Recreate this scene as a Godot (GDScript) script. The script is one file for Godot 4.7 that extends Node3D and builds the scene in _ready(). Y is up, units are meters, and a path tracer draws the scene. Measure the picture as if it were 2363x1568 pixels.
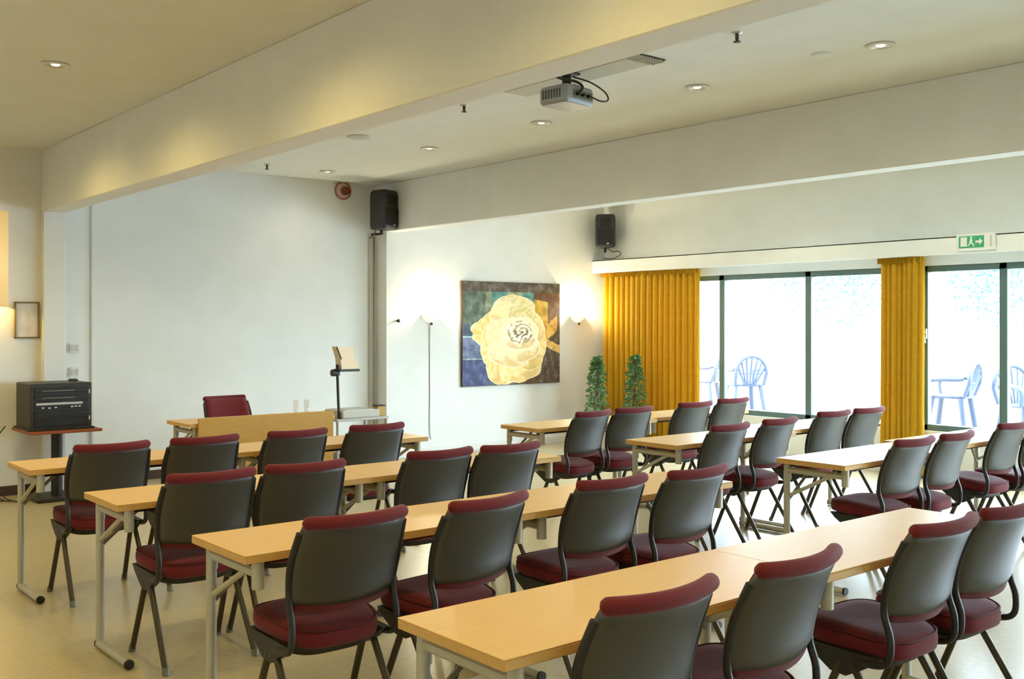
extends Node3D
# Conference room: rows of narrow folding tables with burgundy chairs, windows on the right, warm downlights.
# Plan coordinates: X to the right along the table rows, D towards the front wall, H up. P(X, H, D) turns them into world space.

var M := {}
var used := {}
var rng := RandomNumberGenerator.new()

func P(x: float, h: float, d: float) -> Vector3:
	return Vector3(x, h, -d)

# ---------------------------------------------------------------- naming and metas
func numbered(called: String) -> String:
	if not used.has(called):
		used[called] = 0
		return called
	used[called] += 1
	return "%s_%03d" % [called, used[called]]

func tag(o: Node3D, label: String, category: String, group := "") -> Node3D:
	o.set_meta("label", label)
	o.set_meta("category", category)
	if group != "":
		o.set_meta("group", group)
	return o

func thing(called: String, label: String, category: String, at: Vector3, turn := 0.0, group := "") -> Node3D:
	var o := Node3D.new()
	o.name = numbered(called)
	add_child(o)
	o.position = at
	o.rotation.y = turn
	tag(o, label, category, group)
	return o

func copy(src: Node3D, label: String, at: Vector3, turn := 0.0, group := "") -> Node3D:
	var o: Node3D = src.duplicate()
	o.name = numbered(String(src.name))
	add_child(o)
	o.position = at
	o.rotation.y = turn
	o.set_meta("label", label)
	if group != "":
		o.set_meta("group", group)
	return o

func part(called: String, st: SurfaceTool, m: Material, parent: Node3D, label := "") -> MeshInstance3D:
	st.generate_normals()
	var o := MeshInstance3D.new()
	o.mesh = st.commit()
	o.material_override = m
	o.name = called
	parent.add_child(o, true)
	if label != "":
		o.set_meta("label", label)
	return o

func pnode(called: String, parent: Node3D) -> Node3D:
	var o := Node3D.new()
	o.name = called
	parent.add_child(o, true)
	return o

func struct(called: String, st: SurfaceTool, m: Material, label := "", category := "") -> MeshInstance3D:
	var o := part(numbered(called), st, m, self)
	o.set_meta("kind", "structure")
	if label != "":
		o.set_meta("label", label)
		o.set_meta("category", category)
	return o

# ---------------------------------------------------------------- mesh helpers
func mb() -> SurfaceTool:
	var st := SurfaceTool.new()
	st.begin(Mesh.PRIMITIVE_TRIANGLES)
	return st

func face(st: SurfaceTool, pts: Array, center: Vector3) -> void:
	st.set_smooth_group(-1)
	var mid := Vector3.ZERO
	for p in pts:
		mid += p
	mid /= pts.size()
	var n: Vector3 = (pts[0] - pts[2]).cross(pts[0] - pts[1])
	var q := pts.duplicate()
	if n.dot(mid - center) < 0.0:
		q.reverse()
	for i in range(1, q.size() - 1):
		st.add_vertex(q[0]); st.add_vertex(q[i]); st.add_vertex(q[i + 1])

func box(st: SurfaceTool, c: Vector3, s: Vector3, bev := 0.0, b := Basis()) -> void:
	var h := s * 0.5
	bev = minf(bev, minf(h.x, minf(h.y, h.z)) * 0.9)
	if bev <= 0.0:
		for ax in 3:
			for sg in [-1.0, 1.0]:
				var q := []
				for k in [[-1, -1], [1, -1], [1, 1], [-1, 1]]:
					var v := Vector3.ZERO
					v[ax] = sg * h[ax]
					v[(ax + 1) % 3] = k[0] * h[(ax + 1) % 3]
					v[(ax + 2) % 3] = k[1] * h[(ax + 2) % 3]
					q.append(c + b * v)
				face(st, q, c)
		return
	var g := h - Vector3.ONE * bev
	for ax in 3:
		var a1 := (ax + 1) % 3
		var a2 := (ax + 2) % 3
		for sg in [-1.0, 1.0]:
			var q := []
			for k in [[-1, -1], [1, -1], [1, 1], [-1, 1]]:
				var v := Vector3.ZERO
				v[ax] = sg * h[ax]; v[a1] = k[0] * g[a1]; v[a2] = k[1] * g[a2]
				q.append(c + b * v)
			face(st, q, c)
		for s1 in [-1.0, 1.0]:
			for s2 in [-1.0, 1.0]:
				var q := []
				for e in [[-1, 0], [1, 0], [1, 1], [-1, 1]]:
					var v := Vector3.ZERO
					v[ax] = e[0] * g[ax]
					if e[1] == 0:
						v[a1] = s1 * h[a1]; v[a2] = s2 * g[a2]
					else:
						v[a1] = s1 * g[a1]; v[a2] = s2 * h[a2]
					q.append(c + b * v)
				face(st, q, c)
	for sx in [-1.0, 1.0]:
		for sy in [-1.0, 1.0]:
			for sz in [-1.0, 1.0]:
				face(st, [c + b * Vector3(sx * h.x, sy * g.y, sz * g.z), c + b * Vector3(sx * g.x, sy * h.y, sz * g.z), c + b * Vector3(sx * g.x, sy * g.y, sz * h.z)], c)

# a box given by plan ranges
func pbox(st: SurfaceTool, x0: float, x1: float, h0: float, h1: float, d0: float, d1: float, bev := 0.0) -> void:
	box(st, Vector3((x0 + x1) / 2, (h0 + h1) / 2, -(d0 + d1) / 2), Vector3(x1 - x0, h1 - h0, d1 - d0), bev)

func grid(st: SurfaceTool, rows: Array, close_u := false, close_v := false) -> void:
	st.set_smooth_group(0)
	var nr := rows.size()
	var nc: int = rows[0].size()
	for i in (nr if close_v else nr - 1):
		for j in (nc if close_u else nc - 1):
			var a: Vector3 = rows[i][j]
			var b: Vector3 = rows[i][(j + 1) % nc]
			var c: Vector3 = rows[(i + 1) % nr][(j + 1) % nc]
			var d: Vector3 = rows[(i + 1) % nr][j]
			if a.distance_squared_to(b) > 1e-12 and b.distance_squared_to(c) > 1e-12:
				st.add_vertex(a); st.add_vertex(b); st.add_vertex(c)
			if a.distance_squared_to(d) > 1e-12 and d.distance_squared_to(c) > 1e-12:
				st.add_vertex(a); st.add_vertex(c); st.add_vertex(d)

func cap(st: SurfaceTool, ring: Array, away: Vector3) -> void:
	face(st, ring, away)

func tube(st: SurfaceTool, path: Array, r: float, n := 10, rz := -1.0, round_ends := false) -> void:
	if rz < 0.0:
		rz = r
	var rows := []
	var t0: Vector3 = (path[1] - path[0]).normalized()
	var up := Vector3.UP if absf(t0.y) < 0.9 else Vector3.RIGHT
	var u := (up - t0 * up.dot(t0)).normalized()
	var np := path.size()
	for i in np:
		var t: Vector3
		if i == 0: t = (path[1] - path[0]).normalized()
		elif i == np - 1: t = (path[i] - path[i - 1]).normalized()
		else: t = ((path[i + 1] - path[i]).normalized() + (path[i] - path[i - 1]).normalized()).normalized()
		u = (u - t * u.dot(t)).normalized()
		var v := t.cross(u)
		if round_ends and i == 0:
			for k in [[1.0, 0.05], [0.75, 0.66], [0.35, 0.93]]:
				rows.append(ring_at(path[0] - t * r * k[0], u, v, r * k[1], rz * k[1], n))
		rows.append(ring_at(path[i], u, v, r, rz, n))
		if round_ends and i == np - 1:
			for k in [[0.35, 0.93], [0.75, 0.66], [1.0, 0.05]]:
				rows.append(ring_at(path[i] + t * r * k[0], u, v, r * k[1], rz * k[1], n))
	grid(st, rows, true)
	if not round_ends:
		cap(st, rows[0], path[1])
		cap(st, rows[-1], path[-2])

func ring_at(c: Vector3, u: Vector3, v: Vector3, ru: float, rv: float, n: int) -> Array:
	var ring := []
	for k in n:
		var a := TAU * k / n
		ring.append(c + u * cos(a) * ru + v * sin(a) * rv)
	return ring

func curve(pts: Array, steps := 6) -> Array:
	var out := []
	for i in pts.size() - 1:
		var p0: Vector3 = pts[maxi(i - 1, 0)]
		var p1: Vector3 = pts[i]
		var p2: Vector3 = pts[i + 1]
		var p3: Vector3 = pts[mini(i + 2, pts.size() - 1)]
		for k in steps:
			out.append(p1.cubic_interpolate(p2, p0, p3, float(k) / steps))
	out.append(pts[-1])
	return out

func lathe(st: SurfaceTool, prof: Array, n := 20, at := Vector3.ZERO, b := Basis(), arc := TAU) -> void:
	var rows := []
	for p in prof:
		var ring := []
		var cnt := n if arc >= TAU - 0.001 else n + 1
		for k in cnt:
			var a := arc * k / n
			ring.append(at + b * Vector3(cos(a) * p[0], p[1], sin(a) * p[0]))
		rows.append(ring)
	grid(st, rows, arc >= TAU - 0.001)

# polygon in local x, y pushed along local z by depth (centred)
func prism(st: SurfaceTool, poly: PackedVector2Array, depth: float, at := Vector3.ZERO, b := Basis(), smooth := false) -> void:
	var idx := Geometry2D.triangulate_polygon(poly)
	var mid := Vector2.ZERO
	for p in poly:
		mid += p
	mid /= poly.size()
	var c := at + b * Vector3(mid.x, mid.y, 0)
	for sg in [-1.0, 1.0]:
		for i in range(0, idx.size(), 3):
			var q := []
			for k in 3:
				var p := poly[idx[i + k]]
				q.append(at + b * Vector3(p.x, p.y, sg * depth / 2))
			st.set_smooth_group(-1)
			var nn: Vector3 = (q[0] - q[2]).cross(q[0] - q[1])
			if nn.dot(b * Vector3(0, 0, sg)) < 0.0:
				q.reverse()
			for v in q:
				st.add_vertex(v)
	var rows := [[], []]
	for p in poly:
		rows[0].append(at + b * Vector3(p.x, p.y, -depth / 2))
		rows[1].append(at + b * Vector3(p.x, p.y, depth / 2))
	if smooth:
		grid(st, rows, true)
	else:
		for i in poly.size():
			var j := (i + 1) % poly.size()
			face(st, [rows[0][i], rows[0][j], rows[1][j], rows[1][i]], c)

func round_rect(w: float, h: float, r: float, n := 5, off := Vector2.ZERO) -> PackedVector2Array:
	var out := PackedVector2Array()
	for q in [[1, 1, 0.0], [-1, 1, 90.0], [-1, -1, 180.0], [1, -1, 270.0]]:
		for k in n + 1:
			var a: float = deg_to_rad(q[2] + 90.0 * k / n)
			out.append(off + Vector2(q[0] * (w / 2 - r) + cos(a) * r, q[1] * (h / 2 - r) + sin(a) * r))
	return out

# a closed slab between two equally sized grids of points
func slab(st: SurfaceTool, fr: Array, bk: Array) -> void:
	grid(st, fr)
	var rb := []
	for r in bk:
		var q: Array = r.duplicate()
		q.reverse()
		rb.append(q)
	grid(st, rb)
	var nr := fr.size() - 1
	var nc: int = fr[0].size() - 1
	var loop_f := []
	var loop_b := []
	for j in nc: loop_f.append(fr[0][j]); loop_b.append(bk[0][j])
	for i in nr: loop_f.append(fr[i][nc]); loop_b.append(bk[i][nc])
	for j in nc: loop_f.append(fr[nr][nc - j]); loop_b.append(bk[nr][nc - j])
	for i in nr: loop_f.append(fr[nr - i][0]); loop_b.append(bk[nr - i][0])
	grid(st, [loop_b, loop_f], true)

# a cushion: stacked outlines (x, z), rings of [inset, y]
func cushion(st: SurfaceTool, outline: PackedVector2Array, rings: Array, bend: Callable) -> void:
	var rows := []
	var mid := Vector2.ZERO
	var ext := Vector2.ZERO
	for p in outline:
		mid += p
	mid /= outline.size()
	for p in outline:
		ext = Vector2(maxf(ext.x, absf(p.x - mid.x)), maxf(ext.y, absf(p.y - mid.y)))
	for r in rings:
		var row := []
		for p in outline:
			var q := Vector2((p.x - mid.x) * (1.0 - r[0] / ext.x), (p.y - mid.y) * (1.0 - r[0] / ext.y)) + mid
			row.append(Vector3(q.x, r[1] + bend.call(q.x, q.y), q.y))
		rows.append(row)
	for e in [0, rings.size() - 1]:
		var row := []
		for p in outline:
			row.append(Vector3(mid.x, rings[e][1] + bend.call(mid.x, mid.y), mid.y))
		if e == 0: rows.push_front(row)
		else: rows.push_back(row)
	grid(st, rows, true)

# ---------------------------------------------------------------- materials
func mat(called: String, c: Color, rough := 0.6, metal := 0.0, spec := 0.5) -> StandardMaterial3D:
	var m := StandardMaterial3D.new()
	m.resource_name = called
	m.albedo_color = c
	m.roughness = rough
	m.metallic = metal
	m.metallic_specular = spec
	M[called] = m
	return m

func rgb8(r: int, g: int, b: int) -> Color:
	return Color(r / 255.0, g / 255.0, b / 255.0)

func noise_tex(seed_: int, freq: float, c0: Color, c1: Color, octaves := 4, size := 512) -> NoiseTexture2D:
	var n := FastNoiseLite.new()
	n.seed = seed_
	n.frequency = freq
	n.fractal_octaves = octaves
	n.noise_type = FastNoiseLite.TYPE_SIMPLEX_SMOOTH
	var t := NoiseTexture2D.new()
	t.width = size
	t.height = size
	t.seamless = true
	t.noise = n
	var g := Gradient.new()
	g.set_color(0, c0)
	g.set_color(1, c1)
	t.color_ramp = g
	return t

func textured(m: StandardMaterial3D, t: Texture2D, scale: Vector3, world := false) -> StandardMaterial3D:
	m.albedo_texture = t
	m.uv1_triplanar = true
	m.uv1_world_triplanar = world
	m.uv1_scale = scale
	return m

func glow(called: String, c: Color, energy: float) -> StandardMaterial3D:
	var m := mat(called, c, 0.5)
	m.emission_enabled = true
	m.emission = c
	m.emission_energy_multiplier = energy
	return m

func make_materials() -> void:
	textured(mat("paint", Color.WHITE, 0.85, 0.0, 0.3), noise_tex(3, 0.01, rgb8(231, 232, 226), rgb8(237, 238, 233)), Vector3.ONE * 0.4, true)
	textured(mat("carpet", Color.WHITE, 0.28, 0.0, 0.7), noise_tex(11, 0.03, rgb8(180, 168, 130), rgb8(198, 186, 148), 6, 1024), Vector3.ONE * 0.7, true)
	textured(mat("beech", Color.WHITE, 0.38), noise_tex(5, 0.02, rgb8(228, 188, 122), rgb8(236, 200, 136), 5), Vector3(0.6, 3.0, 9.0))
	textured(mat("beech_edge", Color.WHITE, 0.45), noise_tex(6, 0.02, rgb8(206, 160, 84), rgb8(216, 172, 98), 4), Vector3(1.0, 3.0, 6.0))
	textured(mat("oak_panel", Color.WHITE, 0.5), noise_tex(8, 0.02, rgb8(188, 142, 50), rgb8(200, 154, 62), 5), Vector3(0.7, 6.0, 3.0))
	mat("steel", rgb8(186, 182, 162), 0.4, 0.35)
	mat("steel_dark", rgb8(120, 116, 100), 0.45, 0.4)
	mat("cap_black", rgb8(30, 28, 26), 0.5)
	mat("chair_leg", rgb8(70, 62, 46), 0.35, 0.55)
	mat("chair_black", rgb8(30, 30, 32), 0.45)
	var bur := mat("burgundy", Color.WHITE, 0.85, 0.0, 0.35)
	textured(bur, noise_tex(21, 0.08, rgb8(98, 28, 32), rgb8(114, 36, 38), 4, 256), Vector3.ONE * 6.0)
	bur.rim_enabled = true
	bur.rim = 0.25
	bur.rim_tint = 0.7
	var gy := mat("grey_back", Color.WHITE, 0.42, 0.0, 0.7)
	textured(gy, noise_tex(22, 0.09, rgb8(43, 41, 35), rgb8(50, 48, 41), 4, 256), Vector3.ONE * 7.0)
	mat("piping", rgb8(84, 24, 30), 0.8)
	mat("frame_dark", rgb8(92, 116, 112), 0.45, 0.2)
	var gl := mat("glass", Color(0.93, 0.98, 0.98, 0.06), 0.02)
	gl.transparency = BaseMaterial3D.TRANSPARENCY_ALPHA
	var g2 := mat("tumbler_glass", Color(0.9, 0.95, 0.95, 0.08), 0.03)
	g2.transparency = BaseMaterial3D.TRANSPARENCY_ALPHA
	var cu := mat("curtain", Color.WHITE, 0.8, 0.0, 0.3)
	textured(cu, noise_tex(31, 0.05, rgb8(182, 136, 24), rgb8(200, 152, 36), 4, 256), Vector3(3, 1.2, 3))
	cu.backlight_enabled = true
	cu.backlight = Color(0.3, 0.2, 0.03)
	mat("black_plastic", rgb8(38, 38, 40), 0.5)
	mat("grille_black", rgb8(20, 20, 22), 0.7)
	mat("rack_black", rgb8(40, 37, 32), 0.45)
	mat("rack_face", rgb8(24, 24, 25), 0.35)
	mat("silver", rgb8(196, 194, 184), 0.35, 0.7)
	mat("red_wood", rgb8(150, 78, 44), 0.5)
	mat("dark_brown", rgb8(66, 46, 34), 0.6)
	mat("white_plastic", rgb8(226, 226, 218), 0.5)
	mat("plate_grey", rgb8(196, 194, 180), 0.6)
	mat("vent_dark", rgb8(36, 36, 32), 0.7)
	mat("projector_body", rgb8(150, 150, 146), 0.4, 0.2)
	mat("projector_dark", rgb8(70, 66, 56), 0.5)
	mat("mount_dark", rgb8(44, 32, 34), 0.5)
	mat("alarm_red", rgb8(166, 78, 62), 0.45)
	mat("alarm_cup", rgb8(120, 60, 26), 0.5)
	mat("alarm_base", rgb8(214, 188, 176), 0.5)
	mat("cord", rgb8(120, 118, 110), 0.6)
	mat("cord_dark", rgb8(52, 50, 46), 0.6)
	mat("brass", rgb8(70, 62, 48), 0.4, 0.5)
	var lf := mat("leaf", Color.WHITE, 0.5)
	textured(lf, noise_tex(41, 0.1, rgb8(70, 112, 68), rgb8(118, 154, 98), 3, 256), Vector3.ONE * 4.0)
	lf.backlight_enabled = true
	lf.backlight = Color(0.2, 0.3, 0.1)
	mat("bark", rgb8(96, 78, 56), 0.8)
	mat("terracotta", rgb8(176, 150, 120), 0.7)
	mat("soil", rgb8(52, 40, 30), 0.9)
	mat("frame_wood", rgb8(124, 106, 66), 0.5)
	mat("exit_green", rgb8(60, 160, 112), 0.5)
	mat("cream", rgb8(232, 206, 160), 0.35)
	mat("cart_grey", rgb8(176, 172, 164), 0.45, 0.3)
	mat("cardboard", rgb8(186, 150, 84), 0.7)
	mat("book_red", rgb8(150, 40, 44), 0.6)
	mat("garden_plastic", rgb8(48, 56, 76), 0.4)
	mat("garden_teal", rgb8(44, 74, 76), 0.4)
	textured(mat("paving", Color.WHITE, 0.8), noise_tex(51, 0.03, rgb8(150, 156, 158), rgb8(172, 176, 176), 5, 256), Vector3.ONE * 0.5, true)
	textured(mat("pale_leaf", Color.WHITE, 0.7), noise_tex(52, 0.1, rgb8(66, 92, 88), rgb8(88, 114, 108), 3, 256), Vector3.ONE)
	mat("pale_bark", rgb8(104, 104, 100), 0.8)

# ---------------------------------------------------------------- lamps
func spot(at: Vector3, c: Color, e: float, parent: Node3D, ang := 82.0) -> void:
	var l := SpotLight3D.new()
	l.name = "lamp_light"
	parent.add_child(l, true)
	l.position = at
	l.rotation_degrees.x = -90
	l.light_color = c
	l.light_energy = e
	l.spot_angle = ang
	l.spot_angle_attenuation = 1.0
	l.spot_range = 20.0
	l.spot_attenuation = 2.0
	l.light_size = 0.05
	l.shadow_enabled = true

func omni(at: Vector3, c: Color, e: float, parent: Node3D, size := 0.04) -> void:
	var l := OmniLight3D.new()
	l.name = "lamp_light"
	parent.add_child(l, true)
	l.position = at
	l.light_color = c
	l.light_energy = e
	l.omni_range = 20.0
	l.omni_attenuation = 2.0
	l.light_size = size
	l.shadow_enabled = true

const WARM := Color(1.0, 0.87, 0.50)
const WARM2 := Color(1.0, 0.94, 0.80)

func downlight(x: float, d: float, label: String, c: Color, e: float, bulb: Material) -> void:
	var t := thing("downlight", label, "ceiling light", P(x, CEIL, d), 0.0, "recessed ceiling downlights")
	var st := mb()
	lathe(st, [[0.052, -0.001], [0.075, -0.001], [0.079, -0.006], [0.076, -0.012], [0.060, -0.013], [0.052, -0.006], [0.052, -0.001]], 24)
	part("trim_ring", st, M.white_plastic, t)
	st = mb()
	lathe(st, [[0.054, -0.010], [0.046, -0.006], [0.036, -0.002], [0.0005, -0.0015]], 24)
	part("reflector", st, M.silver, t)
	st = mb()
	lathe(st, [[0.0005, -0.011], [0.016, -0.010], [0.024, -0.007], [0.026, -0.003]], 16)
	part("bulb", st, bulb, t)
	spot(Vector3(0, -0.025, 0), c, e, t)

const CEIL := 3.02
const FLOOR_LEFT := -1.5
const WALL_BACK := -6.0
const WIN_X := 9.47

# ================================================================ build
func _ready() -> void:
	rng.seed = 20240
	set_view()
	make_materials()
	build_shell()
	build_windows()
	build_outside()
	build_lamps()
	build_tables()
	build_chairs()
	build_front_desk()
	build_av_corner()
	build_wall_things()
	build_ceiling_things()
	build_plants()

func set_view() -> void:
	var cam := Camera3D.new()
	cam.name = "camera"
	add_child(cam)
	cam.position = Vector3(0, 1.49, 0)
	cam.rotation_degrees = Vector3(0, -39.5, 0)
	cam.projection = Camera3D.PROJECTION_FRUSTUM
	cam.near = 0.05
	cam.far = 200.0
	cam.size = 0.05 * 1568.0 / 2380.0
	cam.frustum_offset = Vector2(0, -0.05 * 37.0 / 2380.0)
	cam.current = true
	var we := WorldEnvironment.new()
	we.name = "world_environment"
	var e := Environment.new()
	e.background_mode = Environment.BG_SKY
	var sm := ProceduralSkyMaterial.new()
	sm.sky_top_color = Color(0.80, 0.90, 1.0)
	sm.sky_horizon_color = Color(0.87, 0.95, 1.0)
	sm.ground_bottom_color = Color(0.62, 0.66, 0.66)
	sm.ground_horizon_color = Color(0.87, 0.95, 1.0)
	sm.energy_multiplier = SKY
	sm.sun_angle_max = 0.0
	var sky := Sky.new()
	sky.sky_material = sm
	e.sky = sky
	e.tonemap_mode = Environment.TONE_MAPPER_LINEAR
	e.tonemap_exposure = 1.0
	e.sdfgi_enabled = true
	e.ssao_enabled = true
	e.ssil_enabled = true
	we.environment = e
	add_child(we)

const SKY := 25.0
const E_LEFT := 1.55
const E_MID := 0.45
const E_RIGHT := 1.1
const E_SCONCE := 0.8

# ---------------------------------------------------------------- room shell
func build_shell() -> void:
	var st := mb()
	pbox(st, FLOOR_LEFT - 0.2, 9.67, -0.2, 0.0, WALL_BACK - 0.2, 10.05)
	struct("floor", st, M.carpet, "khaki beige floor under the rows of tables and chairs", "floor")
	st = mb()
	pbox(st, FLOOR_LEFT - 0.2, 9.67, CEIL, CEIL + 0.2, WALL_BACK - 0.2, 10.05)
	struct("ceiling", st, M.paint, "off-white ceiling split into bays by two long beams", "ceiling")
	st = mb()
	pbox(st, FLOOR_LEFT - 0.2, 2.58, 0, CEIL, 9.66, 10.05)
	struct("wall_front", st, M.paint, "cream front wall behind the audio rack and the small framed notice", "wall")
	st = mb()
	pbox(st, 2.58, 2.765, 0, 2.475, 9.58, 10.05, 0.004)
	struct("wall_pier", st, M.paint, "narrow wall pier carrying the nearer ceiling beam", "wall")
	st = mb()
	pbox(st, 2.765, 6.13, 0, CEIL, 9.82, 10.05)
	struct("wall_front", st, M.paint, "wide blank white front wall behind the presenter's desk", "wall")
	st = mb()
	pbox(st, 6.13, 9.67, 0, CEIL, 9.60, 10.05)
	struct("wall_front", st, M.paint, "bright front wall carrying the rose painting", "wall")
	st = mb()
	pbox(st, FLOOR_LEFT - 0.2, FLOOR_LEFT, 0, CEIL, WALL_BACK - 0.2, 9.66)
	struct("wall_left", st, M.paint)
	st = mb()
	pbox(st, FLOOR_LEFT, 9.67, 0, CEIL, WALL_BACK - 0.2, WALL_BACK)
	struct("wall_back", st, M.paint)
	# window wall: parapet, lintel, end piers
	st = mb()
	pbox(st, WIN_X, 9.67, 0, 0.45, WALL_BACK, 9.60)
	struct("wall_right", st, M.paint, "low white parapet wall under the windows", "wall")
	st = mb()
	pbox(st, WIN_X, 9.67, 2.05, CEIL, WALL_BACK, 9.60)
	struct("wall_right", st, M.paint, "off-white wall above the windows", "wall")
	st = mb()
	pbox(st, WIN_X, 9.67, 0.45, 2.05, 8.87, 9.60)
	struct("wall_right", st, M.paint)
	st = mb()
	pbox(st, WIN_X, 9.67, 0.45, 2.05, 5.24, 5.36)
	struct("wall_right", st, M.paint)
	st = mb()
	pbox(st, WIN_X, 9.67, 0.45, 2.05, WALL_BACK, -5.2)
	struct("wall_right", st, M.paint)
	# beams
	st = mb()
	pbox(st, 2.58, 2.765, 2.475, CEIL, WALL_BACK, 9.82, 0.006)
	struct("ceiling_beam", st, M.paint, "long ceiling beam crossing the upper left, lit warm on its left face", "beam")
	st = mb()
	pbox(st, 6.13, 6.31, 2.50, CEIL, WALL_BACK, 9.60, 0.006)
	struct("ceiling_beam", st, M.paint, "long ceiling beam running to the corner loudspeaker, nearer the windows", "beam")
	# pelmet hiding the curtain track
	st = mb()
	pbox(st, 9.255, 9.275, 2.135, 2.30, WALL_BACK, 9.60, 0.003)
	pbox(st, 9.255, 9.47, 2.285, 2.30, WALL_BACK, 9.60, 0.003)
	struct("trim_1", st, M.paint, "long white pelmet board above the curtains", "pelmet")
	# joint trim on the blank wall and skirting
	st = mb()
	pbox(st, 3.055, 3.085, 0.0, CEIL, 9.80, 9.82, 0.004)
	struct("trim_2", st, M.white_plastic)
	st = mb()
	pbox(st, FLOOR_LEFT, 2.58, 0, 0.085, 9.645, 9.66, 0.004)
	struct("baseboard_front", st, M.dark_brown)
	st = mb()
	pbox(st, 2.765, 6.13, 0, 0.085, 9.805, 9.82, 0.004)
	struct("baseboard_front", st, M.dark_brown)
	st = mb()
	pbox(st, 6.13, 9.47, 0, 0.085, 9.585, 9.60, 0.004)
	struct("baseboard_front", st, M.white_plastic)

func window_unit(called: String, d0: float, d1: float, mull: Array, label: String) -> Node3D:
	var w := Node3D.new()
	w.name = called
	add_child(w)
	w.position = P(WIN_X + 0.07, 0.45, (d0 + d1) / 2)
	w.set_meta("kind", "structure")
	w.set_meta("label", label)
	w.set_meta("category", "window")
	var mid := (d0 + d1) / 2
	var st := mb()
	for y in [0.0, 1.6]:
		box(st, Vector3(0, y + (0.03 if y == 0.0 else -0.03), 0), Vector3(0.07, 0.06, d1 - d0), 0.005)
	for d in [d0 + 0.03, d1 - 0.03]:
		box(st, Vector3(0, 0.8, mid - d), Vector3(0.07, 1.6, 0.08), 0.005)
	part("window_frame", st, M.frame_dark, w)
	var edges := [d0]
	for m in mull:
		st = mb()
		box(st, Vector3(0, 0.8, mid - m), Vector3(0.07, 1.6, 0.075), 0.005)
		part("mullion", st, M.frame_dark, w)
		edges.append(m)
	edges.append(d1)
	for i in edges.size() - 1:
		st = mb()
		var a: float = edges[i]
		var b: float = edges[i + 1]
		face(st, [Vector3(0, 0.03, mid - a), Vector3(0, 0.03, mid - b), Vector3(0, 1.57, mid - b), Vector3(0, 1.57, mid - a)], Vector3(1, 0.8, 0))
		part("pane", st, M.glass, w)
	return w

func build_windows() -> void:
	window_unit("window_1", 5.36, 8.87, [6.53, 7.70], "dark framed window band between the two yellow curtains")
	var w2 := window_unit("window_2", -5.2, 5.24, [4.44, 3.25, 2.05, 0.85, -0.35, -1.55, -2.75, -3.95], "dark framed window under the exit sign")
	var st := mb()
	var mid := (5.24 - 5.2) / 2
	box(st, Vector3(-0.045, 0.94, mid - 5.19), Vector3(0.02, 0.10, 0.03), 0.004)
	tube(st, [Vector3(-0.05, 0.955, mid - 5.19), Vector3(-0.085, 0.955, mid - 5.19), Vector3(-0.088, 0.85, mid - 5.17)], 0.008, 8)
	part("window_handle", st, M.silver, w2)
	curtain("curtain", 7.93, 9.52, 17, "wide gold-yellow pleated curtain in the corner by the plants", 7)
	curtain("curtain", 5.14, 5.60, 8, "narrow gold-yellow pleated curtain between the two windows", 9)

func curtain(called: String, d0: float, d1: float, folds: int, label: String, sd: int) -> void:
	var r := RandomNumberGenerator.new()
	r.seed = sd
	var t := thing(called, label, "curtain", P(9.37, 0.03, (d0 + d1) / 2), 0.0, "gold-yellow curtains")
	var n := folds * 10
	var H := 2.135 - 0.03
	var ph := []
	var amp := []
	for k in folds + 1:
		ph.append(r.randf_range(-0.35, 0.35))
		amp.append(r.randf_range(0.45, 1.5))
	var rows := []
	for i in 15:
		var v := float(i) / 14.0
		var row := []
		for j in n + 1:
			var u := float(j) / n
			var k := u * folds
			var ki := int(minf(k, folds - 0.001))
			var fr := k - ki
			var a: float = lerpf(amp[ki], amp[ki + 1], fr)
			var p: float = lerpf(ph[ki], ph[ki + 1], fr)
			var loose := 1.0 - 0.35 * v
			var x := sin(k * TAU + p * 2.0 * (1.0 - v)) * 0.06 * a * loose + sin(k * TAU * 2.0 + p * 5.0) * 0.006 * a
			var z := (u - 0.5) * (d1 - d0) + cos(k * TAU * 1.0 + p) * 0.024 * a + p * 0.02 * (1.0 - v)
			row.append(Vector3(x, v * H, z))
		rows.append(row)
	var st := mb()
	grid(st, rows)
	part("cloth", st, M.curtain, t)
	# gathered heading band at the top
	var hd := []
	for i in 3:
		var row := []
		for j in folds * 24 + 1:
			var u := float(j) / (folds * 24)
			row.append(Vector3(-0.05 + sin(u * folds * 3.0 * TAU) * 0.010, H - 0.055 + 0.027 * i, (u - 0.5) * (d1 - d0)))
		hd.append(row)
	st = mb()
	grid(st, hd)
	part("heading", st, M.curtain, t)
	# track just under the pelmet
	st = mb()
	box(st, Vector3(0, H + 0.012, 0), Vector3(0.025, 0.02, d1 - d0 + 0.02), 0.003)
	part("track", st, M.white_plastic, t)

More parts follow.
